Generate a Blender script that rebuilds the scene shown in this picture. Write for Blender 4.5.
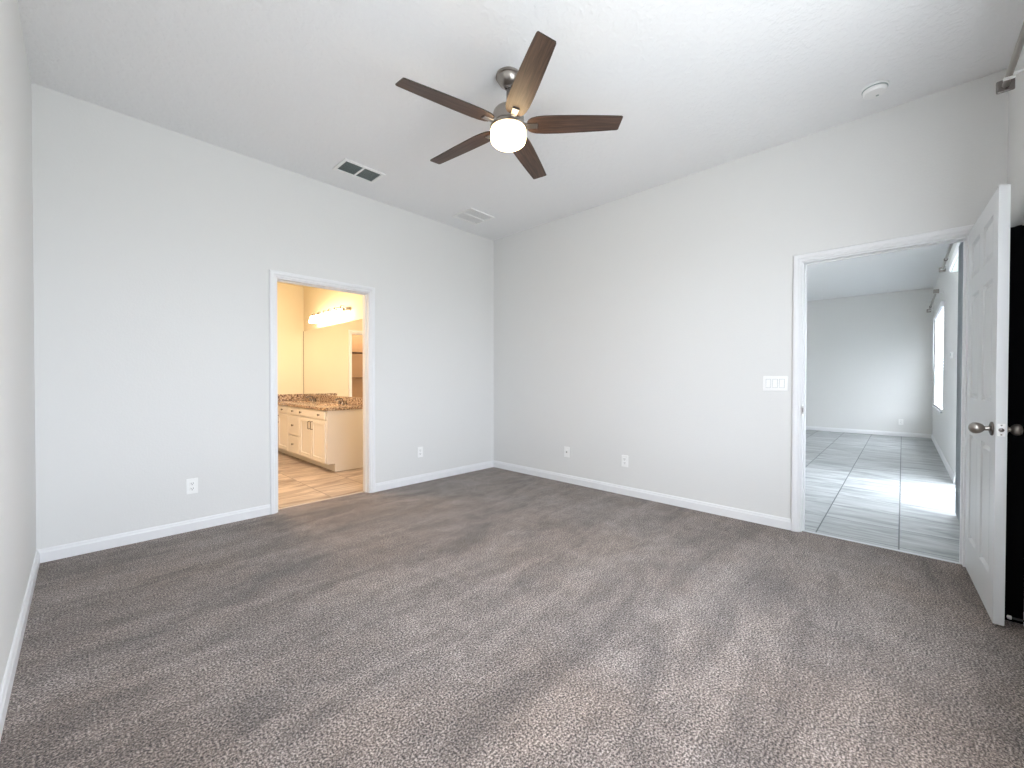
import bpy, bmesh, math, random
from mathutils import Vector, Matrix
random.seed(7)
for o in list(bpy.data.objects): bpy.data.objects.remove(o)
scene = bpy.context.scene
COL = scene.collection

# ---------------------------------------------------------------- camera
YAW, PITCH, ROLL = math.radians(46.4187), math.radians(-0.6182), math.radians(0.0952)
cd = bpy.data.cameras.new('camera'); cam = bpy.data.objects.new('camera', cd); COL.objects.link(cam)
cd.sensor_width = 36; cd.lens = 410.35/1024*36; cd.clip_start = 0.01; cd.clip_end = 200
Fv = Vector((math.sin(YAW)*math.cos(PITCH), math.cos(YAW)*math.cos(PITCH), math.sin(PITCH)))
Rv = Vector((math.cos(YAW), -math.sin(YAW), 0)); Uv = Rv.cross(Fv)
R2 = Rv*math.cos(ROLL)+Uv*math.sin(ROLL); U2 = -Rv*math.sin(ROLL)+Uv*math.cos(ROLL)
cam.matrix_world = Matrix(((R2.x, U2.x, -Fv.x, 0), (R2.y, U2.y, -Fv.y, 0), (R2.z, U2.z, -Fv.z, 1.165), (0, 0, 0, 1)))
scene.camera = cam

# ---------------------------------------------------------------- world, exposure
w = bpy.data.worlds.new('sky'); scene.world = w; w.use_nodes = True
bg = w.node_tree.nodes['Background']
bg.inputs[1].default_value = 9.3
_n = w.node_tree.nodes; _tc = _n.new('ShaderNodeTexCoord'); _sx = _n.new('ShaderNodeSeparateXYZ'); _mr = _n.new('ShaderNodeValToRGB')
_mp = _n.new('ShaderNodeMapRange'); _mp.inputs[1].default_value = -1; _mp.inputs[2].default_value = 1
w.node_tree.links.new(_tc.outputs['Generated'], _sx.inputs[0]); w.node_tree.links.new(_sx.outputs['Z'], _mp.inputs[0])
w.node_tree.links.new(_mp.outputs[0], _mr.inputs[0]); w.node_tree.links.new(_mr.outputs[0], bg.inputs[0])
_mr.color_ramp.elements[0].position = .46; _mr.color_ramp.elements[0].color = (.46, .49, .51, 1)      # sunlit ground
_mr.color_ramp.elements[1].position = .53; _mr.color_ramp.elements[1].color = (.80, .86, .945, 1)    # hazy sky
vs = scene.view_settings
vs.view_transform = 'Standard'; vs.look = 'None'; vs.gamma = 1; vs.use_curve_mapping = False
vs.exposure = 0.60

sl = bpy.data.lights.new('sun', 'SUN'); sl.energy = 32; sl.angle = .01
so = bpy.data.objects.new('sun', sl); COL.objects.link(so); so.location = (8, -2, 8); so.rotation_euler = (0, math.radians(32), 0)
# daylight openings: (x0, x1, z0, z1) in the long window wall
WIN_BED = (0.20, 2.42, 0.72, 2.42)
SLIDER = (5.30, 6.74, 0.0, 2.2)
WIN_LIV = (8.95, 11.15, 0.69, 2.36)
XB, YA, XL, YC, H = 3.7955, 3.9496, -0.20, -0.44, 3.011
XF = 11.73; YLIV = 5.2
TH = 0.125

def area(name, loc, size, sizey, power, color, rot, portal=False):
    l = bpy.data.lights.new(name, 'AREA'); l.shape = 'RECTANGLE'; l.size = size; l.size_y = sizey
    l.energy = power; l.color = color
    o = bpy.data.objects.new(name, l); COL.objects.link(o); o.location = loc; o.rotation_euler = rot
    if portal: l.cycles.is_portal = True
    return o
for i, (a, b, c, d) in enumerate((WIN_BED, SLIDER, WIN_LIV)):
    area('daylight_portal', ((a+b)/2, YC-TH-0.01, (c+d)/2), b-a, d-c, 1, (1, 1, 1), (math.radians(90), 0, 0), True)

area('daylight_portal', (5.0, YLIV+.11, 1.5), 1.4, 1.2, 1, (1, 1, 1), (math.radians(-90), 0, 0), True)  # portal for the unseen opening added as fill

# ---------------------------------------------------------------- materials
def new_mat(name):
    m = bpy.data.materials.new(name); m.use_nodes = True
    nt = m.node_tree; return m, nt, nt.nodes['Principled BSDF']
def simple(name, col, rough=.5, metal=0, emit=None, es=0, spec=None):
    m, nt, b = new_mat(name)
    b.inputs['Base Color'].default_value = (*col, 1); b.inputs['Roughness'].default_value = rough
    b.inputs['Metallic'].default_value = metal
    if spec is not None: b.inputs['Specular IOR Level'].default_value = spec
    if emit: b.inputs['Emission Color'].default_value = (*emit, 1); b.inputs['Emission Strength'].default_value = es
    return m
class N:
    def __init__(s, nt): s.nt = nt
    def __call__(s, t, **k):
        n = s.nt.nodes.new(t)
        for a, v in k.items():
            if a.startswith('i_'):
                key = a[2:].replace('_', ' '); n.inputs[key].default_value = v
            else: setattr(n, a, v)
        return n
    def l(s, a, b): s.nt.links.new(a, b)
def painted(name, col, rough, scale, strength, dist, lo=0.45, hi=0.6):
    m, nt, b = new_mat(name); n = N(nt)
    b.inputs['Base Color'].default_value = (*col, 1); b.inputs['Roughness'].default_value = rough
    b.inputs['Specular IOR Level'].default_value = .3
    tc = n('ShaderNodeTexCoord'); no = n('ShaderNodeTexNoise', i_Scale=scale, i_Detail=3.0)
    r = n('ShaderNodeMapRange'); r.inputs[1].default_value = lo; r.inputs[2].default_value = hi
    bp = n('ShaderNodeBump', i_Strength=strength, i_Distance=dist)
    n.l(tc.outputs['Object'], no.inputs['Vector']); n.l(no.outputs[0], r.inputs[0]); n.l(r.outputs[0], bp.inputs['Height'])
    n.l(bp.outputs[0], b.inputs['Normal']); return m
M = {}
M['wall'] = painted('wall_paint', (.77, .77, .757), .6, 90, .12, .002)
M['ceiling'] = painted('ceiling_paint', (.90, .905, .91), .8, 34, .42, .003)
M['bath_wall'] = painted('bath_paint', (.80, .73, .58), .6, 90, .1, .002)
M['trim'] = simple('trim_paint', (.84, .845, .855), .35)
M['door'] = simple('door_paint', (.72, .735, .74), .35)
M['plastic'] = simple('white_plastic', (.93, .93, .92), .3)
M['slot'] = simple('dark_slot', (.03, .03, .03), .6)
M['nickel'] = simple('brushed_nickel', (.36, .33, .30), .3, 1)
M['dark_nickel'] = simple('dark_nickel', (.22, .20, .19), .25, 1)
M['vent_dark'] = simple('vent_louver_grey', (.40, .46, .45), .5)
M['vent_light'] = simple('vent_louver_white', (.92, .92, .92), .5)
M['backing_grey'] = simple('vent_backing_grey', (.20, .23, .225), .6)
M['cabinet'] = simple('cabinet_paint', (.82, .78, .72), .4)
M['cabinet_gap'] = simple('cabinet_gap', (.25, .2, .16), .7)
M['mirror'] = simple('mirror_silver', (.92, .92, .90), .0, 1)
M['sink'] = simple('sink_porcelain', (.88, .86, .80), .15)
M['closet'] = painted('closet_paint', (.55, .36, .22), .7, 60, .1, .002)
M['wire'] = simple('closet_wire', (.16, .11, .08), .5)
M['bulb'] = simple('vanity_glass', (1, .95, .85), .3, 0, (1.0, .80, .52), 20)
M['fan_glass'] = simple('fan_glass', (1, .95, .88), .3, 0, (1.0, .72, .38), 8)
M['vane'] = simple('backlit_vane', (.42, .46, .49), .6)  # backlit shade of the vanes is put into this grey
M['black'] = painted('dark_gap_black', (.004, .004, .005), .95, 300, .3, .001)  # for the added panel that imitates the dark gap behind the door
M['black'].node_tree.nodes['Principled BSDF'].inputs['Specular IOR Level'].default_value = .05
M['blind'] = simple('blind_vinyl', (.9, .91, .92), .4)
M['slat'], nt, b = new_mat('translucent_slat')
b.inputs['Base Color'].default_value = (.66, .67, .68, 1); b.inputs['Roughness'].default_value = .5
_t = nt.nodes.new('ShaderNodeBsdfTranslucent'); _t.inputs[0].default_value = (.9, .93, .95, 1); _m = nt.nodes.new('ShaderNodeMixShader'); _m.inputs[0].default_value = .40
nt.links.new(b.outputs[0], _m.inputs[1]); nt.links.new(_t.outputs[0], _m.inputs[2]); nt.links.new(_m.outputs[0], nt.nodes['Material Output'].inputs[0])
M['vinyl'] = simple('window_vinyl', (.85, .86, .87), .4)
M['glass'], nt, b = new_mat('window_glass')
b.inputs['Transmission Weight'].default_value = 1; b.inputs['Roughness'].default_value = 0; b.inputs['IOR'].default_value = 1.01
b.inputs['Base Color'].default_value = (.97, .99, 1, 1)
M['rubber'] = simple('rubber', (.8, .8, .78), .6)
M['patio'] = simple('patio_concrete', (.80, .80, .78), .8)

def carpet():
    m, nt, b = new_mat('carpet_pile'); n = N(nt)
    tc = n('ShaderNodeTexCoord')
    fine = n('ShaderNodeTexVoronoi', i_Scale=150.0); fine.feature = 'F1'
    fn = n('ShaderNodeTexNoise', i_Scale=135.0, i_Detail=3.0, i_Roughness=.75)
    mp = n('ShaderNodeMapping'); mp.inputs['Scale'].default_value = (.75, 3.0, 1); mp.inputs['Rotation'].default_value = (0, 0, math.radians(-14))
    st = n('ShaderNodeTexNoise', i_Scale=1.3, i_Detail=8.0, i_Roughness=.68, i_Distortion=.8)
    blot = n('ShaderNodeTexNoise', i_Scale=9.0, i_Detail=8.0, i_Roughness=.78)
    for t in (fine, fn, blot): n.l(tc.outputs['Object'], t.inputs['Vector'])
    n.l(tc.outputs['Object'], mp.inputs['Vector']); n.l(mp.outputs[0], st.inputs['Vector'])
    # grain
    cr = n('ShaderNodeValToRGB'); e = cr.color_ramp.elements
    e[0].position = .38; e[0].color = (.030, .025, .023, 1); e[1].position = .63; e[1].color = (.58, .505, .465, 1)
    mid = cr.color_ramp.elements.new(.5); mid.color = (.214, .175, .156, 1)
    n.l(fn.outputs[0], cr.inputs[0])
    # pile-direction streaks
    sr = n('ShaderNodeMapRange'); sr.inputs[1].default_value = .36; sr.inputs[2].default_value = .60; sr.inputs[3].default_value = .66; sr.inputs[4].default_value = 1.12
    n.l(st.outputs[0], sr.inputs[0])
    br = n('ShaderNodeMapRange'); br.inputs[1].default_value = .3; br.inputs[2].default_value = .65; br.inputs[3].default_value = .68; br.inputs[4].default_value = 1.16
    n.l(blot.outputs[0], br.inputs[0])
    mu = n('ShaderNodeMath', operation='MULTIPLY'); n.l(sr.outputs[0], mu.inputs[0]); n.l(br.outputs[0], mu.inputs[1])
    vm = n('ShaderNodeVectorMath', operation='SCALE'); n.l(cr.outputs[0], vm.inputs[0]); n.l(mu.outputs[0], vm.inputs['Scale'])
    wn = n('ShaderNodeTexNoise', i_Scale=.9, i_Detail=4.0, i_Roughness=.6); n.l(tc.outputs['Object'], wn.inputs['Vector'])
    wr = n('ShaderNodeMapRange'); wr.inputs[1].default_value = .42; wr.inputs[2].default_value = .6; n.l(wn.outputs[0], wr.inputs[0])
    wm = n('ShaderNodeMix', data_type='RGBA', blend_type='MULTIPLY'); n.l(wr.outputs[0], wm.inputs['Factor']); n.l(vm.outputs[0], wm.inputs[6]); wm.inputs[7].default_value = (.97, .92, .87, 1)
    n.l(wm.outputs[2], b.inputs['Base Color'])
    b.inputs['Roughness'].default_value = 1; b.inputs['Specular IOR Level'].default_value = .05
    b.inputs['Sheen Weight'].default_value = .2
    bp = n('ShaderNodeBump', i_Strength=.9, i_Distance=.006); n.l(fn.outputs[0], bp.inputs['Height'])
    bp2 = n('ShaderNodeBump', i_Strength=.35, i_Distance=.02); n.l(blot.outputs[0], bp2.inputs['Height']); n.l(bp.outputs[0], bp2.inputs['Normal'])
    n.l(bp2.outputs[0], b.inputs['Normal']); return m
M['carpet'] = carpet()

def tile(name, c0, c1, grout, ox, oy, size, rough, vrot):
    m, nt, b = new_mat(name); n = N(nt)
    tc = n('ShaderNodeTexCoord')
    mp = n('ShaderNodeMapping'); mp.inputs['Location'].default_value = (-ox, -oy, 0)
    n.l(tc.outputs['Object'], mp.inputs['Vector'])
    br = n('ShaderNodeTexBrick', offset=0.0, squash=1.0)
    br.inputs['Scale'].default_value = 1.0; br.inputs['Brick Width'].default_value = size; br.inputs['Row Height'].default_value = size
    br.inputs['Mortar Size'].default_value = .0045; br.inputs['Mortar Smooth'].default_value = .1
    br.inputs['Color1'].default_value = (0, 0, 0, 1); br.inputs['Color2'].default_value = (1, 1, 1, 1); br.inputs['Bias'].default_value = 0
    n.l(mp.outputs[0], br.inputs['Vector'])
    mp2 = n('ShaderNodeMapping'); mp2.inputs['Scale'].default_value = (6, 1.1, 1) if not vrot else (1.1, 6, 1)
    n.l(tc.outputs['Object'], mp2.inputs['Vector'])
    add = n('ShaderNodeVectorMath', operation='ADD'); n.l(mp2.outputs[0], add.inputs[0]); n.l(br.outputs['Color'], add.inputs[1])
    sc = n('ShaderNodeVectorMath', operation='SCALE'); n.l(br.outputs['Color'], sc.inputs[0]); sc.inputs['Scale'].default_value = 9; n.l(sc.outputs[0], add.inputs[1])
    no = n('ShaderNodeTexNoise', i_Scale=1.3, i_Detail=7.0, i_Roughness=.62, i_Distortion=1.1); n.l(add.outputs[0], no.inputs['Vector'])
    cr = n('ShaderNodeValToRGB'); e = cr.color_ramp.elements
    e[0].position = .34; e[0].color = (*c0, 1); e[1].position = .66; e[1].color = (*c1, 1)
    n.l(no.outputs[0], cr.inputs[0])
    mx = n('ShaderNodeMix', data_type='RGBA'); n.l(br.outputs['Fac'], mx.inputs['Factor']); n.l(cr.outputs[0], mx.inputs[6]); mx.inputs[7].default_value = (*grout, 1)
    n.l(mx.outputs[2], b.inputs['Base Color'])
    b.inputs['Roughness'].default_value = rough
    bp = n('ShaderNodeBump', i_Strength=.4, i_Distance=.003); bp.invert = True; n.l(br.outputs['Fac'], bp.inputs['Height']); n.l(bp.outputs[0], b.inputs['Normal'])
    return m
M['tile_liv'] = tile('living_tile', (.22, .235, .235), (.50, .52, .52), (.10, .11, .115), 3.94, .009, .463, .45, False)
M['tile_bath'] = tile('bath_tile', (.22, .165, .135), (.60, .50, .42), (.22, .18, .15), 1.706, 5.30, .463, .4, True)

def wood():
    m, nt, b = new_mat('walnut_blade'); n = N(nt)
    tc = n('ShaderNodeTexCoord'); mp = n('ShaderNodeMapping'); mp.inputs['Scale'].default_value = (2.5, 42, 10)
    no = n('ShaderNodeTexNoise', i_Scale=1.6, i_Detail=6.0, i_Roughness=.65, i_Distortion=.6)
    n.l(tc.outputs['Object'], mp.inputs['Vector']); n.l(mp.outputs[0], no.inputs['Vector'])
    cr = n('ShaderNodeValToRGB'); e = cr.color_ramp.elements
    e[0].position = .32; e[0].color = (.030, .016, .011, 1); e[1].position = .7; e[1].color = (.125, .072, .050, 1)
    n.l(no.outputs[0], cr.inputs[0]); n.l(cr.outputs[0], b.inputs['Base Color']); b.inputs['Roughness'].default_value = .45
    return m
M['wood'] = wood()
M['blade_edge'] = simple('blade_edge', (.03, .018, .012), .5)
def granite():
    m, nt, b = new_mat('granite'); n = N(nt)
    tc = n('ShaderNodeTexCoord'); no = n('ShaderNodeTexNoise', i_Scale=38.0, i_Detail=5.0, i_Roughness=.75)
    n.l(tc.outputs['Object'], no.inputs['Vector'])
    cr = n('ShaderNodeValToRGB'); e = cr.color_ramp.elements
    e[0].position = .40; e[0].color = (.06, .04, .032, 1); e[1].position = .60; e[1].color = (.74, .63, .50, 1)
    k = e.new(.50); k.color = (.40, .27, .19, 1)
    n.l(no.outputs[0], cr.inputs[0]); n.l(cr.outputs[0], b.inputs['Base Color']); b.inputs['Roughness'].default_value = .15
    return m
M['granite'] = granite()

# ---------------------------------------------------------------- mesh helpers
def BM(): return bmesh.new()
def box(bm, x0, x1, y0, y1, z0, z1, bev=0, mi=0):
    vs_ = [bm.verts.new(p) for p in ((x0,y0,z0),(x1,y0,z0),(x1,y1,z0),(x0,y1,z0),(x0,y0,z1),(x1,y0,z1),(x1,y1,z1),(x0,y1,z1))]
    fs = [bm.faces.new([vs_[i] for i in q]) for q in ((3,2,1,0),(4,5,6,7),(0,1,5,4),(1,2,6,5),(2,3,7,6),(3,0,4,7))]
    for f in fs: f.material_index = mi
    if bev:
        es = list({e for f in fs for e in f.edges})
        r = bmesh.ops.bevel(bm, geom=es, offset=bev, segments=2, profile=.5, affect='EDGES')
        for f in r['faces']: f.material_index = mi
    return fs
def prism(bm, prof, axis, a0, a1, close=True):
    """prof: list of 2D points; axis 'x': (y,z) profile swept in x; 'y': (x,z); 'z': (x,y)"""
    def P(p, a):
        return {'x': (a, p[0], p[1]), 'y': (p[0], a, p[1]), 'z': (p[0], p[1], a)}[axis]
    A = [bm.verts.new(P(p, a0)) for p in prof]; B = [bm.verts.new(P(p, a1)) for p in prof]
    n_ = len(prof)
    for i in range(n_): bm.faces.new((A[i], A[(i+1) % n_], B[(i+1) % n_], B[i]))
    bm.faces.new(list(reversed(A))); bm.faces.new(B)
    bmesh.ops.recalc_face_normals(bm, faces=bm.faces)
def lathe(bm, prof, cen, seg=40, axis='z', cap=True):
    """prof: (r, h) list"""
    rings = []
    for r, h_ in prof:
        ring = []
        for k in range(seg):
            a = 2*math.pi*k/seg; c, s = r*math.cos(a), r*math.sin(a)
            p = {'z': (c, s, h_), 'x': (h_, c, s), 'y': (s, h_, c)}[axis]
            ring.append(bm.verts.new((cen[0]+p[0], cen[1]+p[1], cen[2]+p[2])))
        rings.append(ring)
    for a, b_ in zip(rings, rings[1:]):
        for k in range(seg): bm.faces.new((a[k], a[(k+1) % seg], b_[(k+1) % seg], b_[k]))
    if cap:
        bm.faces.new(rings[0]); bm.faces.new(list(reversed(rings[-1])))
    bmesh.ops.recalc_face_normals(bm, faces=bm.faces)
def tube(bm, pts, r, seg=12):
    pts = [Vector(p) for p in pts]; rings = []
    up = Vector((0, 0, 1))
    for i, p in enumerate(pts):
        d = (pts[min(i+1, len(pts)-1)]-pts[max(i-1, 0)]).normalized()
        u = d.cross(up)
        if u.length < .05: u = d.cross(Vector((1, 0, 0)))
        u.normalize(); v = d.cross(u)
        rings.append([bm.verts.new(p+(u*math.cos(2*math.pi*k/seg)+v*math.sin(2*math.pi*k/seg))*r) for k in range(seg)])
    for a, b_ in zip(rings, rings[1:]):
        for k in range(seg): bm.faces.new((a[k], a[(k+1) % seg], b_[(k+1) % seg], b_[k]))
    bm.faces.new(rings[0]); bm.faces.new(list(reversed(rings[-1])))
    bmesh.ops.recalc_face_normals(bm, faces=bm.faces)
def obj(name, bm, mats, parent=None, smooth=False):
    me = bpy.data.meshes.new(name); bm.to_mesh(me); bm.free()
    for m in (mats if isinstance(mats, (list, tuple)) else [mats]): me.materials.append(m)
    if smooth:
        me.polygons.foreach_set('use_smooth', [True]*len(me.polygons))
        try: me.set_sharp_from_angle(angle=math.radians(35))
        except Exception: pass
    o = bpy.data.objects.new(name, me); COL.objects.link(o)
    if parent: o.parent = parent
    return o
def struct(name, bm, m, parent=None, smooth=False):
    o = obj(name, bm, m, parent, smooth)
    if not parent: o['kind'] = 'structure'
    return o
def thing(name, label, cat, loc=(0, 0, 0), rz=0, group=None):
    o = bpy.data.objects.new(name, None); COL.objects.link(o); o.location = loc; o.rotation_euler = (0, 0, rz)
    o.empty_display_size = .1
    o['label'] = label; o['category'] = cat
    if group: o['group'] = group
    return o
def tag(o, label, cat, group=None):
    o['label'] = label; o['category'] = cat
    if group: o['group'] = group
    return o
def copy_tree(o, parent=None):
    c = o.copy(); COL.objects.link(c)
    if parent: c.parent = parent
    for ch in [k for k in bpy.data.objects if k.parent == o]: copy_tree(ch, c)
    return c

# ---------------------------------------------------------------- room shell
def wall_x(name, y0, y1, x0, x1, z1, holes, m):   # wall running along x with rectangular holes (x0,x1,z0,z1)
    bm = BM(); xs = sorted({x0, x1, *[h[0] for h in holes], *[h[1] for h in holes]})
    for a, b_ in zip(xs, xs[1:]):
        hs = [h for h in holes if h[0] <= a+1e-6 and h[1] >= b_-1e-6]
        if not hs: box(bm, a, b_, y0, y1, 0, z1)
        else:
            if hs[0][2] > 0: box(bm, a, b_, y0, y1, 0, hs[0][2])
            box(bm, a, b_, y0, y1, hs[0][3], z1)
    bmesh.ops.remove_doubles(bm, verts=bm.verts, dist=1e-5)
    return struct(name, bm, m)
def wall_y(name, x0, x1, y0, y1, z1, holes, m):
    bm = BM(); ys = sorted({y0, y1, *[h[0] for h in holes], *[h[1] for h in holes]})
    for a, b_ in zip(ys, ys[1:]):
        hs = [h for h in holes if h[0] <= a+1e-6 and h[1] >= b_-1e-6]
        if not hs: box(bm, x0, x1, a, b_, 0, z1)
        else:
            if hs[0][2] > 0: box(bm, x0, x1, a, b_, 0, hs[0][2])
            box(bm, x0, x1, a, b_, hs[0][3], z1)
    bmesh.ops.remove_doubles(bm, verts=bm.verts, dist=1e-5)
    return struct(name, bm, m)
DA = (1.175, 2.034, 0, 2.050)      # bathroom doorway (x)
DB = (-0.292, 0.560, 0, 2.065)     # living-room doorway (y)
YBF, XBW, XM = 7.47, 0.35, 2.65    # bathroom far wall, left wall, mirror wall
CLO = (1.02, 1.795, 0, 2.03)        # closet opening in the bathroom's far wall

bm = BM(); box(bm, XL-.15, XB+.045, YC-.01, YA+.085, -.05, 0); struct('floor', bm, M['carpet'])
bm = BM(); box(bm, XB+.045, XF+.1, YC-.01, YLIV, -.05, -.004); struct('floor_living', bm, M['tile_liv'])
bm = BM(); box(bm, XBW-.1, XM+.1, YA+.085, 8.5, -.05, -.004); struct('floor_bathroom', bm, M['tile_bath'])
bm = BM(); box(bm, XL-.15, XF+.15, YC-.13, YA+.06, H, H+.1); box(bm, XB+.06, XF+.15, YA+.06, YLIV+.1, H, H+.1); struct('ceiling', bm, M['ceiling'])
bm = BM(); box(bm, XBW-.1, XM+.12, YA+.06, 8.6, H-.26, H+.1); struct('ceiling_bathroom', bm, M['bath_wall'])
wall_x('wall_back', YA, YA+.06, XL-.12, XB+TH, H, [DA], M['wall'])
wall_x('wall_bathroom_front', YA+.06, YA+TH, XL-.12, XB, H, [DA], M['bath_wall'])
wall_y('wall_right', XB, XB+TH, YC, YA, H, [DB], M['wall'])
wall_y('wall_left', XL-.12, XL, YC-TH, YA, H, [], M['wall'])
wall_x('wall_front', YC-TH, YC, XL, XF, H, [WIN_BED, SLIDER, WIN_LIV], M['wall'])
bm = BM(); box(bm, XF, XF+.12, YC-TH, YLIV+.1, 0, H); struct('wall_living_far', bm, M['wall'])
wall_x('wall_living_left', YLIV, YLIV+.1, XB+TH, XF, H, [(4.3, 5.7, .9, 2.1)], M['wall'])  # unseen opening, added to bring fill light into the tiled room
bm = BM(); box(bm, XB, XB+TH, YA+.06, YLIV+.1, 0, H); struct('wall_living_back', bm, M['wall'])
wall_x('wall_bathroom_far', YBF, YBF+.1, XBW, XM, H, [CLO], M['bath_wall'])
bm = BM(); box(bm, XBW-.1, XBW, YA+TH, 8.6, 0, H); struct('wall_bathroom_left', bm, M['bath_wall'])
bm = BM(); box(bm, XM, XM+.12, YA+TH, 8.6, 0, H); struct('wall_bathroom_right', bm, M['bath_wall'])
bm = BM(); box(bm, XBW, XM, 8.45, 8.6, 0, H); struct('wall_closet', bm, M['closet'])
bm = BM(); box(bm, 3.6, 13, -2.6, YC-TH, -.15, -.05); struct('patio', bm, M['patio'])

# baseboards with a stepped, eased top
def base_prof(s=1, t=.014, h=.086): return [(0, 0), (s*t, 0), (s*t, h*.72), (s*t*.72, h*.80), (s*t*.6, h*.93), (s*t*.3, h), (0, h)]
def base_x(name, y, s, x0, x1):
    bm = BM(); prism(bm, [(y+a, b_) for a, b_ in base_prof(s)], 'x', x0, x1); struct(name, bm, M['trim'])
def base_y(name, x, s, y0, y1):
    bm = BM(); prism(bm, [(x+a, b_) for a, b_ in base_prof(s)], 'y', y0, y1); struct(name, bm, M['trim'])
CW = .053  # casing width
base_x('baseboard_back_left', YA, -1, XL, DA[0]-CW); base_x('baseboard_back_right', YA, -1, DA[1]+CW, XB-.014)
base_y('baseboard_right', XB, -1, DB[1]+CW, YA); base_y('baseboard_right_corner', XB, -1, YC, DB[0]-CW)
base_y('baseboard_left', XL, 1, YC, YA-.014)
base_x('baseboard_front', YC, 1, XL+.014, XB-.014)
base_y('baseboard_living_far', XF, -1, YC, YLIV); base_x('baseboard_living_front', YC, 1, SLIDER[1]+.03, XF-.014)
base_x('baseboard_living_near', YC, 1, XB+TH, SLIDER[0]-.03)
base_x('baseboard_bathroom_far', YBF, -1, CLO[1]+CW, 2.18)

# door casings (stepped profile) and jambs
def casing(name, plane, s, axis, a0, a1, top, jd0, jd1):
    """plane: coordinate of wall face, s: outward sign, opening a0..a1 along axis; jamb spans jd0..jd1 in depth"""
    root = bpy.data.objects.new(name, None); COL.objects.link(root); root['kind'] = 'structure'
    prof = [(0, .0), (.011, .0), (.013, .004), (.013, .016), (.019, .022), (.021, .030), (.021, .046), (.015, CW), (0, CW)]  # (depth, from inner edge outwards)
    def put(bm, A, B):
        n_ = len(A); VA = [bm.verts.new(p) for p in A]; VB = [bm.verts.new(p) for p in B]
        for i in range(n_): bm.faces.new((VA[i], VA[(i+1) % n_], VB[(i+1) % n_], VB[i]))
        bm.faces.new(VA); bm.faces.new(list(reversed(VB)))
    def W(a, d, z): return (a, plane+s*d, z) if axis == 'x' else (plane+s*d, a, z)
    r = .003
    for (aa, sg) in ((a0-r, -1), (a1+r, 1)):
        bm = BM(); put(bm, [W(aa+sg*(CW-q), d, 0) for d, q in [(d, CW-q) for d, q in prof]], [W(aa+sg*q, d, top+r+q) for d, q in prof])
        bmesh.ops.recalc_face_normals(bm, faces=bm.faces); obj('side_casing', bm, M['trim'], root)
    bm = BM(); put(bm, [W(a0-r-q, d, top+r+q) for d, q in prof], [W(a1+r+q, d, top+r+q) for d, q in prof])
    bmesh.ops.recalc_face_normals(bm, faces=bm.faces); obj('head_casing', bm, M['trim'], root)
    # jamb lining
    t = .009
    bm = BM()
    def B(a, b_, z0, z1, e0=jd0, e1=jd1):
        if axis == 'x': box(bm, a, b_, e0, e1, z0, z1, .001)
        else: box(bm, e0, e1, a, b_, z0, z1, .001)
    B(a0-.002, a0+t, 0, top+.002); B(a1-t, a1+.002, 0, top+.002); B(a0+t, a1-t, top-t, top+.002)
    m0 = (jd0+jd1)/2; st = .010                    # stops
    B(a0+t, a0+t+st, 0, top-t, m0-.017, m0+.017); B(a1-t-st, a1-t, 0, top-t, m0-.017, m0+.017); B(a0+t+st, a1-t-st, top-t-st, top-t, m0-.017, m0+.017)
    obj('jamb', bm, M['trim'], root)
    return root
trA = casing('trim_1', YA, -1, 'x', DA[0], DA[1], DA[3], YA-.001, YA+TH+.001)
trB = casing('trim_2', XB, -1, 'y', DB[0], DB[1], DB[3], XB-.001, XB+TH+.001)
casing('trim_3', YBF, -1, 'x', CLO[0], CLO[1], CLO[3], YBF-.001, YBF+.1)
bm = BM(); box(bm, 3.765, 3.825, DB[1]-.0105, DB[1]-.0085, .905, .965, .0006); box(bm, 3.775, 3.812, DB[1]-.0115, DB[1]-.010, .918, .952, 0, 1)
obj('strike_plate', bm, [M['nickel'], M['slot']], trB)
# metal threshold strips where carpet meets tile
bm = BM(); box(bm, XB+.035, XB+.06, DB[0]+.009, DB[1]-.009, -.005, .004, .001); struct('trim_4', bm, simple('threshold_stone', (.62, .64, .65), .4))
bm = BM(); box(bm, DA[0]+.009, DA[1]-.009, YA+.075, YA+.10, -.005, .004, .001); struct('trim_5', bm, simple('threshold_bath', (.55, .48, .42), .4))

# ---------------------------------------------------------------- windows
def window(name, r, sill=True, split='v', glass=True):
    x0, x1, z0, z1 = r
    root = bpy.data.objects.new(name, None); COL.objects.link(root); root['kind'] = 'structure'
    y1 = YC-.05; y0 = YC-.10; f = .045
    bm = BM(); box(bm, x0, x0+f, y0, y1, z0, z1, .002); box(bm, x1-f, x1, y0, y1, z0, z1, .002)
    box(bm, x0+f, x1-f, y0, y1, z1-f, z1, .002); box(bm, x0+f, x1-f, y0, y1, z0, z0+f, .002)
    if split == 'v': m_ = (x0+x1)/2; box(bm, m_-.03, m_+.03, y0, y1, z0+f, z1-f, .002)
    else: m_ = (z0+z1)/2; box(bm, x0+f, x1-f, y0, y1, m_-.02, m_+.02, .002)
    obj('window_frame', bm, M['vinyl'], root)
    if sill and z0 > .1:
        bm = BM(); box(bm, x0-.03, x1+.03, YC-.045, YC+.03, z0-.022, z0, .004); obj('window_sill', bm, M['trim'], root)
    return root
window('window_1', WIN_BED); window('window_2', SLIDER); w4 = window('window_3', WIN_LIV, split='h')

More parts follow.
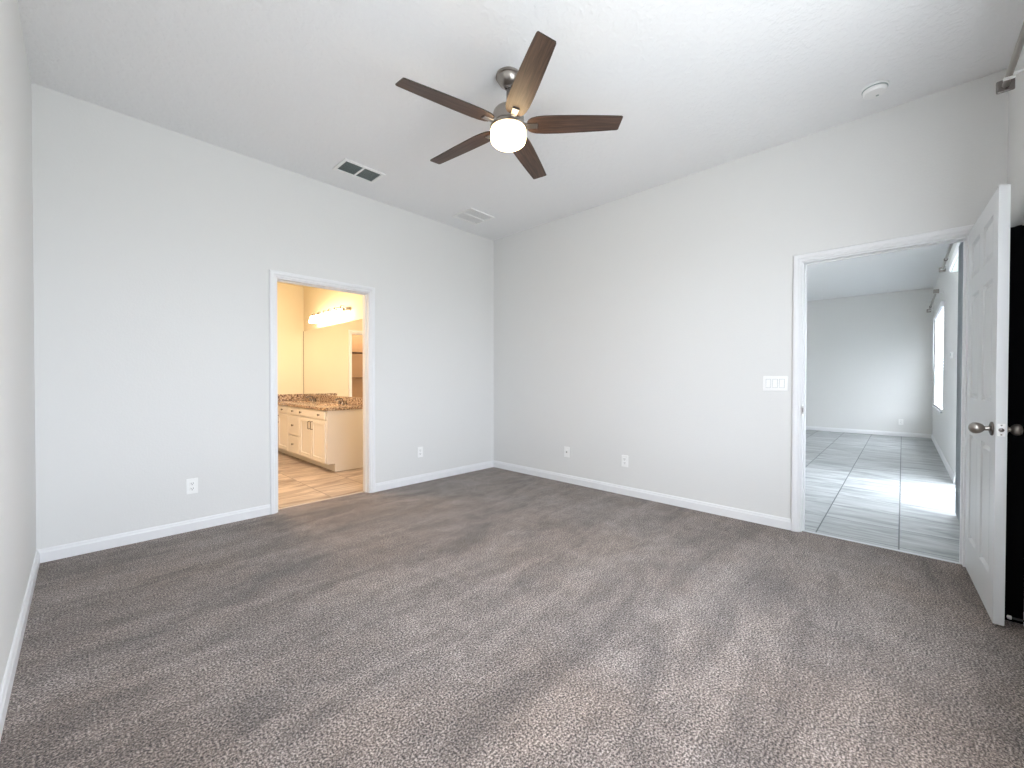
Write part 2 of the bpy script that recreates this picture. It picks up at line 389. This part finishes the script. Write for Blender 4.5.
# ---------------------------------------------------------------- open six-panel door
def six_panel(L, Hh, T):
    xs = [0, .105, .345, .455, .695, L]; zs = [0, .20, .83, 1.045, 1.655, 1.755, 1.965, Hh]
    bm = BM()
    for side, y in ((1, T/2), (-1, -T/2)):
        V = {(i, k): bm.verts.new((x, y, z)) for i, x in enumerate(xs) for k, z in enumerate(zs)}
        panels = []
        for i in range(len(xs)-1):
            for k in range(len(zs)-1):
                q = [V[i, k], V[i+1, k], V[i+1, k+1], V[i, k+1]]
                if side > 0: q.reverse()
                f = bm.faces.new(q)
                if i in (1, 3) and k in (1, 3, 5): panels.append(f)
        bm.faces.ensure_lookup_table(); bm.normal_update()
        r = bmesh.ops.inset_individual(bm, faces=panels, thickness=.013, depth=-.013)
        r = bmesh.ops.inset_individual(bm, faces=panels, thickness=.012, depth=0)
        r = bmesh.ops.inset_individual(bm, faces=panels, thickness=.022, depth=.010)
    # edge strips
    def q(a, b_, c, d): bm.faces.new([bm.verts.new(p) for p in (a, b_, c, d)])
    t = T/2
    q((0,-t,0),(0,t,0),(0,t,Hh),(0,-t,Hh)); q((L,-t,0),(L,t,0),(L,t,Hh),(L,-t,Hh)); q((0,-t,0),(L,-t,0),(L,t,0),(0,t,0)); q((0,-t,Hh),(L,-t,Hh),(L,t,Hh),(0,t,Hh))
    bmesh.ops.remove_doubles(bm, verts=bm.verts, dist=1e-4); 
    bmesh.ops.recalc_face_normals(bm, faces=bm.faces)
    return bm
DL, DH, DT = .805, 2.062, .036
door = bpy.data.objects.new('door_1', None); COL.objects.link(door); door['kind'] = 'structure'
ang = math.atan2(-.319+.290, 3.0-3.79)
nrm = Vector((-math.sin(ang), math.cos(ang)))      # local +y in world: points to wall side
door.location = (3.776+nrm.x*DT/2, -.290+nrm.y*DT/2, .014); door.rotation_euler = (0, 0, ang)
obj('door_slab', six_panel(DL, DH, DT), M['door'], door)
KX, KZ = DL-.062, .918
def knob(s):
    bm = BM(); lathe(bm, [(.0, 0), (.033, 0), (.034, .003), (.032, .007), (.020, .011), (.0, .011)], (0, 0, 0), 40, 'y', False)
    rose = bm
    if s < 0: bmesh.ops.scale(bm, vec=(1, -1, 1), verts=bm.verts)
    bmesh.ops.translate(bm, vec=(KX, s*DT/2, KZ), verts=bm.verts); bmesh.ops.recalc_face_normals(bm, faces=bm.faces)
    k = obj('door_knob', bm, M['dark_nickel'], door, True)
    bm = BM(); k_ = .72 if s > 0 else 1
    prof = [(0, .008), (.012, .008), (.0105, .018), (.011, .026), (.019, .033), (.0255, .044), (.0275, .055), (.0255, .066), (.018, .075), (.008, .079), (0, .080)]
    lathe(bm, [(r, h_*k_) for r, h_ in prof], (0, 0, 0), 40, 'y', False)
    if s < 0: bmesh.ops.scale(bm, vec=(1, -1, 1), verts=bm.verts)
    bmesh.ops.translate(bm, vec=(KX, s*DT/2, KZ), verts=bm.verts); bmesh.ops.remove_doubles(bm, verts=bm.verts, dist=1e-5); bmesh.ops.recalc_face_normals(bm, faces=bm.faces)
    obj('knob_grip', bm, M['nickel'], k, True)
knob(-1); knob(1)
bm = BM(); box(bm, DL-.0005, DL+.0012, -.0125, .0125, KZ-.029, KZ+.029, .0004)
lp = obj('latch_plate', bm, M['plastic'], door)
bm = BM(); lathe(bm, [(0, 0), (.0095, 0), (.008, .007), (0, .009)], (DL+.001, 0, KZ), 20, 'x', False); obj('latch_bolt', bm, M['dark_nickel'], lp, True)
bm = BM(); box(bm, DL+.001, DL+.0018, -.003, .003, KZ-.025, KZ-.019); box(bm, DL+.001, DL+.0018, -.003, .003, KZ+.019, KZ+.025); obj('latch_screw', bm, M['dark_nickel'], lp)
for z in (.25, 1.03, 1.82):
    bm = BM(); lathe(bm, [(0, 0), (.006, 0), (.006, .09), (0, .09)], (-.004, DT/2+.003, z-.045), 14, 'z', False)
    box(bm, -.002, .0005, -DT/2, DT/2, z-.045, z+.045); obj('hinge', bm, M['nickel'], door, True)
# hinge-pin style stop on the wall behind the door
ds = thing('door_stop', 'tiny white-tipped door stop on the baseboard behind the open door', 'door stop', (3.02, YC+.013, .045))
bm = BM(); lathe(bm, [(0, 0), (.011, 0), (.011, .004), (.005, .006), (.005, .046), (0, .046)], (0, 0, 0), 16, 'y', False); obj('spring', bm, M['slot'], ds, True)
bm = BM(); lathe(bm, [(0, .045), (.008, .045), (.009, .050), (.008, .058), (0, .060)], (0, 0, 0), 16, 'y', False); obj('rubber_tip', bm, M['rubber'], ds, True)

# added black panel standing for the dark shade in the gap behind the door
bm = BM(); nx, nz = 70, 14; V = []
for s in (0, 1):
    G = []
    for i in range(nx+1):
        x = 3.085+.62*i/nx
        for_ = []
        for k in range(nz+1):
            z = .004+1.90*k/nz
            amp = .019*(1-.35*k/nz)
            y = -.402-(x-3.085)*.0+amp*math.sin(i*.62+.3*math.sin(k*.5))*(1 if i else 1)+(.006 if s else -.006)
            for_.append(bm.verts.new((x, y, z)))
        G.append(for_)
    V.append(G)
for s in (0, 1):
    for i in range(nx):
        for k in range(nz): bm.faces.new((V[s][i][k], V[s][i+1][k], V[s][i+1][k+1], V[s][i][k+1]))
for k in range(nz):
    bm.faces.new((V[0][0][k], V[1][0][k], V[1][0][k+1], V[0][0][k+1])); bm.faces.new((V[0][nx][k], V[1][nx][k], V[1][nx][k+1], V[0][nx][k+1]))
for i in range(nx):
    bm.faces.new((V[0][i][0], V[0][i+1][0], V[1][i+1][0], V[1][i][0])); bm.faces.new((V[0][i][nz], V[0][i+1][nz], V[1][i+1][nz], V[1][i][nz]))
# front strip closing the gap
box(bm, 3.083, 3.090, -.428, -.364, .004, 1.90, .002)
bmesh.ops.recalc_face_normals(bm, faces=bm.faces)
tag(obj('dark_gap_panel', bm, M['black'], None, True), 'made-up black panel standing for the dark gap behind the open white door', 'dark panel')

# ---------------------------------------------------------------- ceiling fan
FC = (1.803, 1.75)
fan = thing('ceiling_fan', 'five-blade ceiling fan with dark wood blades, nickel body and lit glass drum light', 'ceiling fan', (FC[0], FC[1], H))
bm = BM(); lathe(bm, [(0, 0), (.074, 0), (.076, -.006), (.076, -.016), (.070, -.020), (.066, -.034), (.050, -.056), (.030, -.066), (.024, -.068), (0, -.068)], (0, 0, 0), 48, 'z', False)
obj('canopy', bm, M['nickel'], fan, True)
bm = BM(); lathe(bm, [(0, -.060), (.021, -.060), (.024, -.070), (.020, -.082), (.012, -.086), (.012, -.235), (0, -.235)], (0, 0, 0), 24, 'z', False)
obj('downrod', bm, M['dark_nickel'], fan, True)
bm = BM(); lathe(bm, [(0, -.190), (.022, -.190), (.026, -.200), (.060, -.203), (.078, -.209), (.090, -.223), (.094, -.240), (.094, -.292), (.088, -.298), (.080, -.300), (.080, -.306), (.106, -.308), (.110, -.314), (.110, -.330), (.104, -.332), (0, -.332)], (0, 0, 0), 64, 'z', False)
obj('motor_housing', bm, M['nickel'], fan, True)
bm = BM(); lathe(bm, [(.0, -.330), (.105, -.330), (.107, -.334), (.107, -.385), (.103, -.400), (.090, -.412), (.06, -.418), (0, -.420)], (0, 0, 0), 64, 'z', False)
obj('lamp_glass', bm, M['fan_glass'], fan, True)
def blade_mesh():
    st = [(.115, .026), (.122, .040), (.14, .053), (.17, .062), (.22, .067), (.30, .067), (.40, .064), (.50, .060), (.60, .055), (.668, .051)]
    bm = BM(); th = .006; loops = []
    up = []; lo = []
    pts = [(r, w_) for r, w_ in st]+[(.684, .046)]
    low = [(r, -w_) for r, w_ in st]+[(.655, -.050)]
    # slanted tip: upper edge reaches further than the lower one
    low[-2] = (.672, -.0505); low[-1] = (.680, -.045); pts[-2] = (.660, .0515); pts[-1] = (.669, .046)
    outline = pts+list(reversed(low))
    T_ = [bm.verts.new((x, y, th/2)) for x, y in outline]; B_ = [bm.verts.new((x, y, -th/2)) for x, y in outline]
    bm.faces.new(T_); bm.faces.new(list(reversed(B_)))
    n_ = len(outline)
    for i in range(n_):
        f = bm.faces.new((T_[i], T_[(i+1) % n_], B_[(i+1) % n_], B_[i])); f.material_index = 1
    bmesh.ops.recalc_face_normals(bm, faces=bm.faces)
    return bm
first = None
for k in range(5):
    a = math.radians(-49.0+72*k)
    if first is None:
        b1 = obj('blade', blade_mesh(), [M['wood'], M['blade_edge']], fan)
        bm = BM(); box(bm, .085, .175, -.018, .018, -.010, -.0035, .0015); box(bm, .172, .176, -.020, .020, -.012, -.003, .001)
        box(bm, .080, .118, -.012, .012, -.012, .010, .002)
        br = obj('blade_bracket', bm, M['nickel'], b1)
        first = b1
    else:
        b1 = first.copy(); COL.objects.link(b1); c = br.copy(); COL.objects.link(c); c.parent = b1
    b1.location = (0, 0, -.303); b1.rotation_euler = (math.radians(-11), 0, a); b1.rotation_mode = 'XYZ'
lamp = bpy.data.lights.new('fan_lamp', 'POINT'); lamp.energy = 1.2; lamp.color = (1, .78, .52); lamp.shadow_soft_size = .05
lo = bpy.data.objects.new('fan_lamp', lamp); COL.objects.link(lo); lo.location = (FC[0], FC[1], H-.46)
bath_fill = bpy.data.lights.new('bathroom_fill', 'AREA'); bath_fill.shape = 'DISK'; bath_fill.size = .35; bath_fill.energy = 37; bath_fill.color = (1, .76, .54)  # unseen fill light, added to brighten the cabinets and floor
bl_ = bpy.data.objects.new('bathroom_fill', bath_fill); COL.objects.link(bl_); bl_.location = (1.25, 5.2, H-.30)
closet_fill = bpy.data.lights.new('closet_fill', 'AREA'); closet_fill.size = .25; closet_fill.energy = 14; closet_fill.color = (1, .82, .62)  # unseen warm fill, added to brighten the closet in the mirror
cl_ = bpy.data.objects.new('closet_fill', closet_fill); COL.objects.link(cl_); cl_.location = (1.3, 7.95, H-.30)

# ---------------------------------------------------------------- ceiling vents and smoke detector
def vent(label, cx, cy, sx, sy, dark, name='ceiling_vent', nsec=2, along='x'):
    t = thing(name, label, 'vent', (cx, cy, H))
    m = M['vent_dark'] if dark else M['vent_light']
    bw = .028
    bm = BM(); hx, hy = sx/2, sy/2
    box(bm, -hx, hx, -hy, -hy+bw, -.010, 0, .002); box(bm, -hx, hx, hy-bw, hy, -.010, 0, .002)
    box(bm, -hx, -hx+bw, -hy+bw, hy-bw, -.010, 0, .002); box(bm, hx-bw, hx, -hy+bw, hy-bw, -.010, 0, .002)
    if along == 'x': box(bm, -.008, .008, -hy+bw, hy-bw, -.009, 0, .001)
    else: box(bm, -hx+bw, hx-bw, -.012, .012, -.009, 0, .001)
    obj('vent_frame', bm, M['plastic'], t)
    bm = BM(); box(bm, -hx+bw, hx-bw, -hy+bw, hy-bw, -.0015, -.0002); obj('vent_backing', bm, M['backing_grey'] if dark else M['vent_light'], t)
    bm = BM(); n_ = 12
    for i in range(n_):
        if along == 'x':
            y = -hy+bw+(sy-2*bw)*(i+.5)/n_
            for xa, xb in ((-hx+bw, -.008), (.008, hx-bw)):
                prism(bm, [(y-.007, -.008), (y-.006, -.009), (y+.007, -.003), (y+.006, -.002)], 'x', xa, xb)
        else:
            x = -hx+bw+(sx-2*bw)*(i+.5)/n_
            for ya, yb in ((-hy+bw, -.012), (.012, hy-bw)):
                prism(bm, [(x-.007, -.008), (x-.006, -.009), (x+.007, -.003), (x+.006, -.002)], 'y', ya, yb)
    obj('louver', bm, m, t)
    return t
vent('ceiling supply vent with two dark grey louvred halves in a white frame', 1.715, 3.505, .375, .245, True)
vent('square white ceiling return vent close to the far corner', 3.075, 3.535, .36, .33, False, along='y')
sd = thing('smoke_detector', 'round white smoke detector on the ceiling above the right doorway', 'smoke detector', (3.47, .143, H))
bm = BM(); lathe(bm, [(0, 0), (.068, 0), (.068, -.008), (.062, -.010), (0, -.010)], (0, 0, 0), 48, 'z', False); obj('mounting_plate', bm, M['plastic'], sd, True)
bm = BM(); lathe(bm, [(0, -.009), (.056, -.009), (.057, -.013), (.0605, -.016), (.0605, -.028), (.054, -.038), (.030, -.042), (0, -.042)], (0, 0, 0), 48, 'z', False); obj('detector_body', bm, M['plastic'], sd, True)
bm = BM(); lathe(bm, [(0, -.0098), (.0635, -.0098), (.0635, -.0135), (0, -.0135)], (0, 0, 0), 48, 'z', False); obj('shadow_gap_ring', bm, M['vent_dark'], sd, True)
bm = BM(); lathe(bm, [(0, -.041), (.008, -.041), (.008, -.0435), (0, -.0435)], (.02, -.012, 0), 20, 'z', False); obj('test_button', bm, M['vent_dark'], sd, True)

# ---------------------------------------------------------------- wall plates (local: x right, z up, y out of wall = -y)
def plate_base(bm, w_, h_): box(bm, -w_/2, w_/2, -.006, 0, -h_/2, h_/2, .0025)
def wall_plate(kind, label, cat, loc, rz, name):
    t = thing(name, label, cat, loc, rz)
    if kind == 'switch':
        bm = BM(); plate_base(bm, .166, .117); obj('cover_plate', bm, M['plastic'], t)
        for dx in (-.046, 0, .046):
            bm = BM(); box(bm, dx-.0175, dx+.0175, -.0064, -.0058, -.0345, .0345, 0)
            f = obj('switch_gap', bm, M['vent_dark'], t)
            bm = BM(); prism(bm, [(-.006, -.0325), (-.0115, -.0325), (-.0075, 0), (-.0065, .0325), (-.006, .0325)], 'x', dx-.0155, dx+.0155)
            obj('rocker', bm, M['plastic'], t)
        return t
    bm = BM(); plate_base(bm, .072, .117)
    obj('cover_plate', bm, M['plastic'], t)
    if kind == 'duplex':
        for dz in (-.0195, .0195):
            bm = BM(); box(bm, -.0165, .0165, -.0078, -.0055, dz-.014, dz+.014, .001)
            r = obj('receptacle', bm, M['plastic'], t)
            bm = BM()
            for dx in (-.0065, .0065): box(bm, dx-.0014, dx+.0014, -.0082, -.0074, dz-.002, dz+.0075)
            box(bm, -.0025, .0025, -.0082, -.0074, dz-.0105, dz-.006)
            obj('slot', bm, M['slot'], r)
    else:
        bm = BM(); lathe(bm, [(0, -.006), (.008, -.006), (.0075, -.009), (.0048, -.009), (.0048, -.016), (0, -.016)], (0, 0, 0), 20, 'y', False); obj('cable_jack', bm, M['dark_nickel'], t, True)
        bm = BM(); box(bm, -.012, .012, -.0075, -.0055, .012, .034, .001); obj('jack_insert', bm, M['plastic'], t)
    return t
wall_plate('duplex', 'white duplex outlet low on the wall left of the bathroom doorway', 'outlet', (.584, YA, .343), 0, 'wall_outlet')
wall_plate('duplex', 'white duplex outlet low on the wall between bathroom doorway and corner', 'outlet', (2.641, YA, .343), 0, 'wall_outlet')
wall_plate('jack', 'white cable jack plate low on the right wall, nearer the corner', 'cable jack', (XB, 2.749, .345), -math.pi/2, 'cable_outlet')
wall_plate('duplex', 'white duplex outlet on the right wall, right of the cable jack', 'outlet', (XB, 2.03, .342), -math.pi/2, 'wall_outlet')
wall_plate('switch', 'white three-rocker switch plate left of the right-hand doorway', 'light switch', (XB, .731, 1.138), -math.pi/2, 'light_switch')
wall_plate('duplex', 'small outlet on the far wall of the tiled room', 'outlet', (XF, .016, .30), -math.pi/2, 'wall_outlet')

# ---------------------------------------------------------------- curtain rods on the window wall
def rod(label, x0, x1, z, y, ends, group=None, thick=.014):
    t = thing('curtain_rod', label, 'curtain rod', (x0, YC, z))
    L = x1-x0; dy = y-YC
    bm = BM(); tube(bm, [(0, dy, 0), (L*.52, dy, 0)], thick); tube(bm, [(L*.5, dy, 0), (L, dy, 0)], thick*.82); obj('pole', bm, M['nickel'], t, True)
    bm = BM(); lathe(bm, [(0, 0), (thick*1.25, 0), (thick*1.25, .03), (0, .03)], (L-.62 if L > 1.2 else L*.5, dy, 0), 20, 'x', False); obj('pole_joint', bm, M['dark_nickel'], t, True)
    for e in ends:
        ex = 0 if e == 0 else L; sg = -1 if e == 0 else 1
        bm = BM(); a, b_ = sorted((ex, ex+sg*.012)); box(bm, a, b_, dy-.032, dy+.032, -.032, .032, .006)
        a, b_ = sorted((ex+sg*.012, ex+sg*.024)); box(bm, a, b_, dy-.024, dy+.024, -.024, .024, .005)
        fin = obj('finial', bm, M['dark_nickel'] if thick > .015 else M['nickel'], t)
        bx_ = ex-sg*.10
        bm = BM(); box(bm, bx_-.014, bx_+.014, 0, .006, -.035, .035, .002); box(bm, bx_-.006, bx_+.006, .005, dy-.012, -.008, .004, .001)
        box(bm, bx_-.009, bx_+.009, dy-.020, dy+.020, -.022, -.012, .002)
        obj('wall_bracket', bm, M['plastic'], t)
    return t
rod('brushed metal curtain rod near the ceiling at the top right corner of the bedroom', .55, 3.27, 2.675, -.369, (0, 1), thick=.016)
rod('thin curtain rod above the glass door in the tiled room', 4.75, 7.70, 2.60, -.36, (0, 1))
rod('short curtain rod above the far window in the tiled room', 9.0, 11.4, 2.52, -.36, (0, 1))
# shade cassette over the sliding door and blind in the far window
sh = thing('vertical_blind', 'white vertical blind drawn aside at the glass door of the tiled room', 'blind', (4.93, YC, 2.33))
bm = BM(); prism(bm, [(.001, .0), (.082, 0), (.090, .012), (.090, .085), (.078, .095), (.001, .095)], 'x', 0, 1.50); obj('valance', bm, M['blind'], sh)
bm = BM(); box(bm, .01, 1.49, .012, .074, -.012, .002, .002); obj('track', bm, M['vent_dark'], sh)
for k in range(11):
    bm = BM(); x = .02+.027*k
    prism(bm, [(x, .012), (x+.006, .055), (x, .100), (x+.0015, .100), (x+.0075, .06), (x+.0015, .012)], 'z', -2.31, -.012)
    obj('vane', bm, M['vane'], sh)
bl = thing('window_blind', 'white slatted blind in the bright far window of the tiled room', 'blind', (WIN_LIV[0], YC, WIN_LIV[3]))
Lb = WIN_LIV[1]-WIN_LIV[0]
bm = BM(); box(bm, .01, Lb-.01, -.042, .03, -.07, 0, .004); obj('headrail', bm, M['blind'], bl)
bm = BM()
for i in range(33):
    z = -.09-i*.047
    prism(bm, [(-.022, z+.046), (-.010, z+.024), (.004, z), (.006, z+.001), (-.008, z+.026), (-.020, z+.047)], 'x', .015, Lb-.015)
obj('slats', bm, M['slat'], bl)
bm = BM(); box(bm, .015, Lb-.015, -.034, .010, -1.655, -1.635, .003); obj('bottom_rail', bm, M['blind'], bl)
bm = BM(); tube(bm, [(1.9, .034, -.05), (1.9, .034, -1.0)], .004, 8); obj('tilt_wand', bm, M['blind'], bl)
th_ = thing('thermostat', 'tiny thermostat on the tiled room window wall', 'thermostat', (7.28, YC, 1.47))
bm = BM(); box(bm, -.05, .05, 0, .022, -.04, .04, .004); obj('housing', bm, M['plastic'], th_)
bm = BM(); box(bm, -.03, .03, .021, .0235, -.01, .025, .001); obj('display', bm, M['vent_dark'], th_)

# ---------------------------------------------------------------- bathroom vanity
VX, VY0, VY1, VZ = 2.105, 5.165, YBF, .775
van = thing('vanity_cabinet', 'long cream vanity cabinet with drawers and doors under granite top', 'cabinet', (VX, VY0, 0))
W_ = XM-VX; LY = VY1-VY0
bm = BM(); box(bm, 0, W_-.002, .018, LY-.002, .105, VZ); obj('carcass', bm, M['cabinet'], van)
bm = BM(); prism(bm, [(0, .105), (.095, .105), (.095, 0), (W_-.002, 0), (W_-.002, VZ), (0, VZ)], 'y', 0, .018); obj('side_panel', bm, M['cabinet'], van)
bm = BM(); box(bm, .095, .107, .018, LY-.002, 0, .105); obj('toe_kick', bm, M['cabinet'], van)
bm = BM(); box(bm, .095, W_-.01, -.008, 0, 0, .018, .002); obj('shoe_moulding', bm, M['cabinet'], van)
def shaker(name, y0, y1, z0, z1, fr=.055, flat=False):
    bm = BM(); t = .019
    if flat: box(bm, -t, 0, y0, y1, z0, z1, .003)
    else:
        box(bm, -t, 0, y0, y0+fr, z0, z1, .002); box(bm, -t, 0, y1-fr, y1, z0, z1, .002)
        box(bm, -t, 0, y0+fr, y1-fr, z1-fr, z1, .002); box(bm, -t, 0, y0+fr, y1-fr, z0, z0+fr, .002)
        box(bm, -t+.009, 0, y0+fr, y1-fr, z0+fr, z1-fr)
    return obj(name, bm, M['cabinet'], van)
def kn(par, y, z):
    bm = BM(); lathe(bm, [(0, -.019), (.006, -.019), (.005, -.030), (.014, -.036), (.015, -.042), (.010, -.047), (0, -.048)], (0, y, z), 20, 'x', False); obj('knob', bm, M['dark_nickel'], par, True)
def pull(par, y, z):
    bm = BM(); tube(bm, [(-.019, y, z-.05), (-.044, y, z-.05), (-.047, y, z-.046), (-.047, y, z+.046), (-.044, y, z+.05), (-.019, y, z+.05)], .005, 10); obj('handle', bm, M['dark_nickel'], par, True)
o0 = -VY0
def Y(v): return v-VY0
d = shaker('false_front', Y(5.20), Y(6.055), .662, .765, flat=True); kn(d, Y(5.36), .712); kn(d, Y(5.98), .712)
d = shaker('false_front', Y(6.53), Y(7.38), .662, .765, flat=True); kn(d, Y(6.73), .712); kn(d, Y(7.2), .712)
for z0, z1, kz in ((.662, .765, .712), (.372, .645, .51), (.115, .358, .24)):
    d = shaker('drawer', Y(6.075), Y(6.51), z0, z1, flat=True); kn(d, Y(6.29), kz)
for y0, y1, hy in ((5.20, 5.622, 5.585), (5.632, 6.055, 5.672), (6.53, 6.95, 6.912), (6.96, 7.38, 6.998)):
    d = shaker('door', Y(y0), Y(y1), .115, .645); pull(d, Y(hy), .56)
# countertop with two oval sink cut-outs approximated by undermount bowls
ctop = thing('countertop', 'speckled brown granite countertop with backsplash on the vanity', 'countertop', (VX, VY0, VZ))
SINK = [(.29, .62), (.29, 1.72)]
def slab_with_holes():
    bm = BM(); x0, x1, y0, y1, z0, z1 = -.030, W_-.001, -.028, LY-.001, 0, .036
    seg = 32
    segsY = [(y0, (SINK[0][1]+SINK[1][1])/2, SINK[0]), ((SINK[0][1]+SINK[1][1])/2, y1, SINK[1])]
    for (ya, yb, c) in segsY:
        def rim(z):
            return [bm.verts.new((c[0]+.165*math.cos(2*math.pi*k/seg), c[1]+.215*math.sin(2*math.pi*k/seg), z)) for k in range(seg)]
        def outer(z):
            out = []
            for k in range(seg):
                a = 2*math.pi*k/seg; dx, dy = math.cos(a), math.sin(a)
                tx = ((x1-c[0])/dx if dx > 1e-9 else (x0-c[0])/dx if dx < -1e-9 else 1e9)
                ty = ((yb-c[1])/dy if dy > 1e-9 else (ya-c[1])/dy if dy < -1e-9 else 1e9)
                if tx < ty: out.append((x1 if dx > 0 else x0, c[1]+dy*tx))
                else: out.append((c[0]+dx*ty, yb if dy > 0 else ya))
            # snap nearest to the corners
            for cx_ in (x0, x1):
                for cy_ in (ya, yb):
                    i = min(range(seg), key=lambda q: (out[q][0]-cx_)**2+(out[q][1]-cy_)**2); out[i] = (cx_, cy_)
            return [bm.verts.new((p[0], p[1], z)) for p in out]
        Rt, Rb, Ot, Ob = rim(z1), rim(z0), outer(z1), outer(z0)
        for k in range(seg):
            j = (k+1) % seg
            bm.faces.new((Rt[k], Ot[k], Ot[j], Rt[j])); bm.faces.new((Rb[j], Ob[j], Ob[k], Rb[k]))
            bm.faces.new((Rt[j], Rb[j], Rb[k], Rt[k])); bm.faces.new((Ot[k], Ob[k], Ob[j], Ot[j]))
    bmesh.ops.recalc_face_normals(bm, faces=bm.faces)
    return bm
obj('slab', slab_with_holes(), M['granite'], ctop)
bm = BM(); box(bm, W_-.021, W_-.001, -.028, LY-.001, .036, .138, .002); box(bm, -.030, W_-.021, LY-.021, LY-.001, .036, .138, .002); obj('backsplash', bm, M['granite'], ctop)
sk = None
for c, lab in zip(SINK, ('white oval undermount sink at the near end of the granite countertop', 'white oval undermount sink at the far end of the granite countertop')):
    s_ = bpy.data.objects.new('sink', None)
    bm = BM()
    prof = [(1.0, .0), (1.02, -.002), (.97, -.002), (.93, -.03), (.80, -.09), (.5, -.125), (.12, -.135), (0, -.135)]
    rings = []
    for r, h_ in prof[1:]:
        rings.append([bm.verts.new((.165*max(r, .001)*math.cos(2*math.pi*k/32), .215*max(r, .001)*math.sin(2*math.pi*k/32), h_)) for k in range(32)])
    for a, b_ in zip(rings, rings[1:]):
        for k in range(32): bm.faces.new((a[k], a[(k+1) % 32], b_[(k+1) % 32], b_[k]))
    o = obj('sink', bm, M['sink'], None, True); o.location = (VX+c[0], VY0+c[1], VZ+.001)
    tag(o, lab, 'sink')
# faucets
def faucet(y, lab):
    t = thing('faucet', lab, 'faucet', (VX+W_-.075, y, VZ+.036))
    bm = BM(); lathe(bm, [(0, 0), (.024, 0), (.022, .010), (.014, .020), (.012, .055), (0, .055)], (0, 0, 0), 20, 'z', False)
    tube(bm, [(0, 0, .05), (-.01, 0, .075), (-.04, 0, .086), (-.075, 0, .082), (-.10, 0, .070), (-.105, 0, .058)], .009, 12); obj('spout', bm, M['dark_nickel'], t, True)
    for s in (-.10, .10):
        bm = BM(); lathe(bm, [(0, 0), (.022, 0), (.020, .010), (.012, .025), (.012, .045), (0, .048)], (0, s, 0), 20, 'z', False)
        tube(bm, [(0, s, .042), (-.02, s+s*.25, .050), (-.035, s+s*.5, .052)], .006, 10); obj('handle', bm, M['dark_nickel'], t, True)
faucet(VY0+SINK[0][1], 'dark metal faucet behind the near sink, close to the doorway side'); faucet(VY0+SINK[1][1], 'dark metal faucet behind the far sink')
# mirror
mr = thing('wall_mirror', 'large frameless mirror on the bathroom wall above the vanity', 'mirror', (XM, 5.0, .915))
bm = BM(); box(bm, -.006, -.001, 0, YBF-5.0-.004, 0, 1.075); obj('mirror_glass', bm, M['mirror'], mr)
bm = BM(); box(bm, -.010, -.0005, YBF-5.0-.004, YBF-5.0-.0005, 0, 1.075); obj('mirror_edge', bm, M['cabinet_gap'], mr)
# vanity light bar
vl = thing('vanity_light', 'six-light vanity bar with glowing glass shades above the mirror', 'light fixture', (XM, 6.27, 2.16))
bm = BM(); box(bm, -.028, -.0, -.60, .60, -.025, .035, .006); obj('back_plate', bm, M['nickel'], vl)
for k in range(6):
    y = -.50+.2*k
    bm = BM(); tube(bm, [(-.026, y, .01), (-.06, y, .045), (-.10, y, .05), (-.115, y, .03), (-.115, y, .012)], .006, 10)
    lathe(bm, [(0, .022), (.02, .022), (.024, .0), (0, .0)], (-.115, y, 0), 20, 'z', False); arm = obj('lamp_arm', bm, M['dark_nickel'], vl, True)
    bm = BM(); lathe(bm, [(.0, .002), (.024, .002), (.034, -.02), (.046, -.06), (.058, -.10), (.056, -.10), (0, -.096)], (-.115, y, 0), 28, 'z', False); obj('lamp_shade', bm, M['bulb'], arm, True)
# closet seen in the mirror: wire shelves
for zz, lab in ((1.20, 'lower dark wire closet shelf seen reflected in the bathroom mirror'), (1.72, 'upper dark wire closet shelf with curved brace seen in the bathroom mirror')):
    ws = thing('wire_shelf', lab, 'shelf', (.5, 8.45, zz))
    bm = BM()
    for i in range(13): tube(bm, [(0, -.03*i-.006, 0), (2.0, -.03*i-.006, 0)], .004, 6)
    for i in range(9): tube(bm, [(.25*i, 0, -.004), (.25*i, -.37, -.004), (.25*i, -.37, -.03)], .004, 6)
    obj('shelf_wires', bm, M['wire'], ws)
    if zz > 1.5:
        for x in (.55, 1.15, 1.7):
            bm = BM(); tube(bm, [(x, -.36, -.01), (x, -.30, -.10), (x, -.16, -.22), (x, -.03, -.30), (x+.05, -.012, -.36)], .008, 8); obj('shelf_brace', bm, M['wire'], ws)
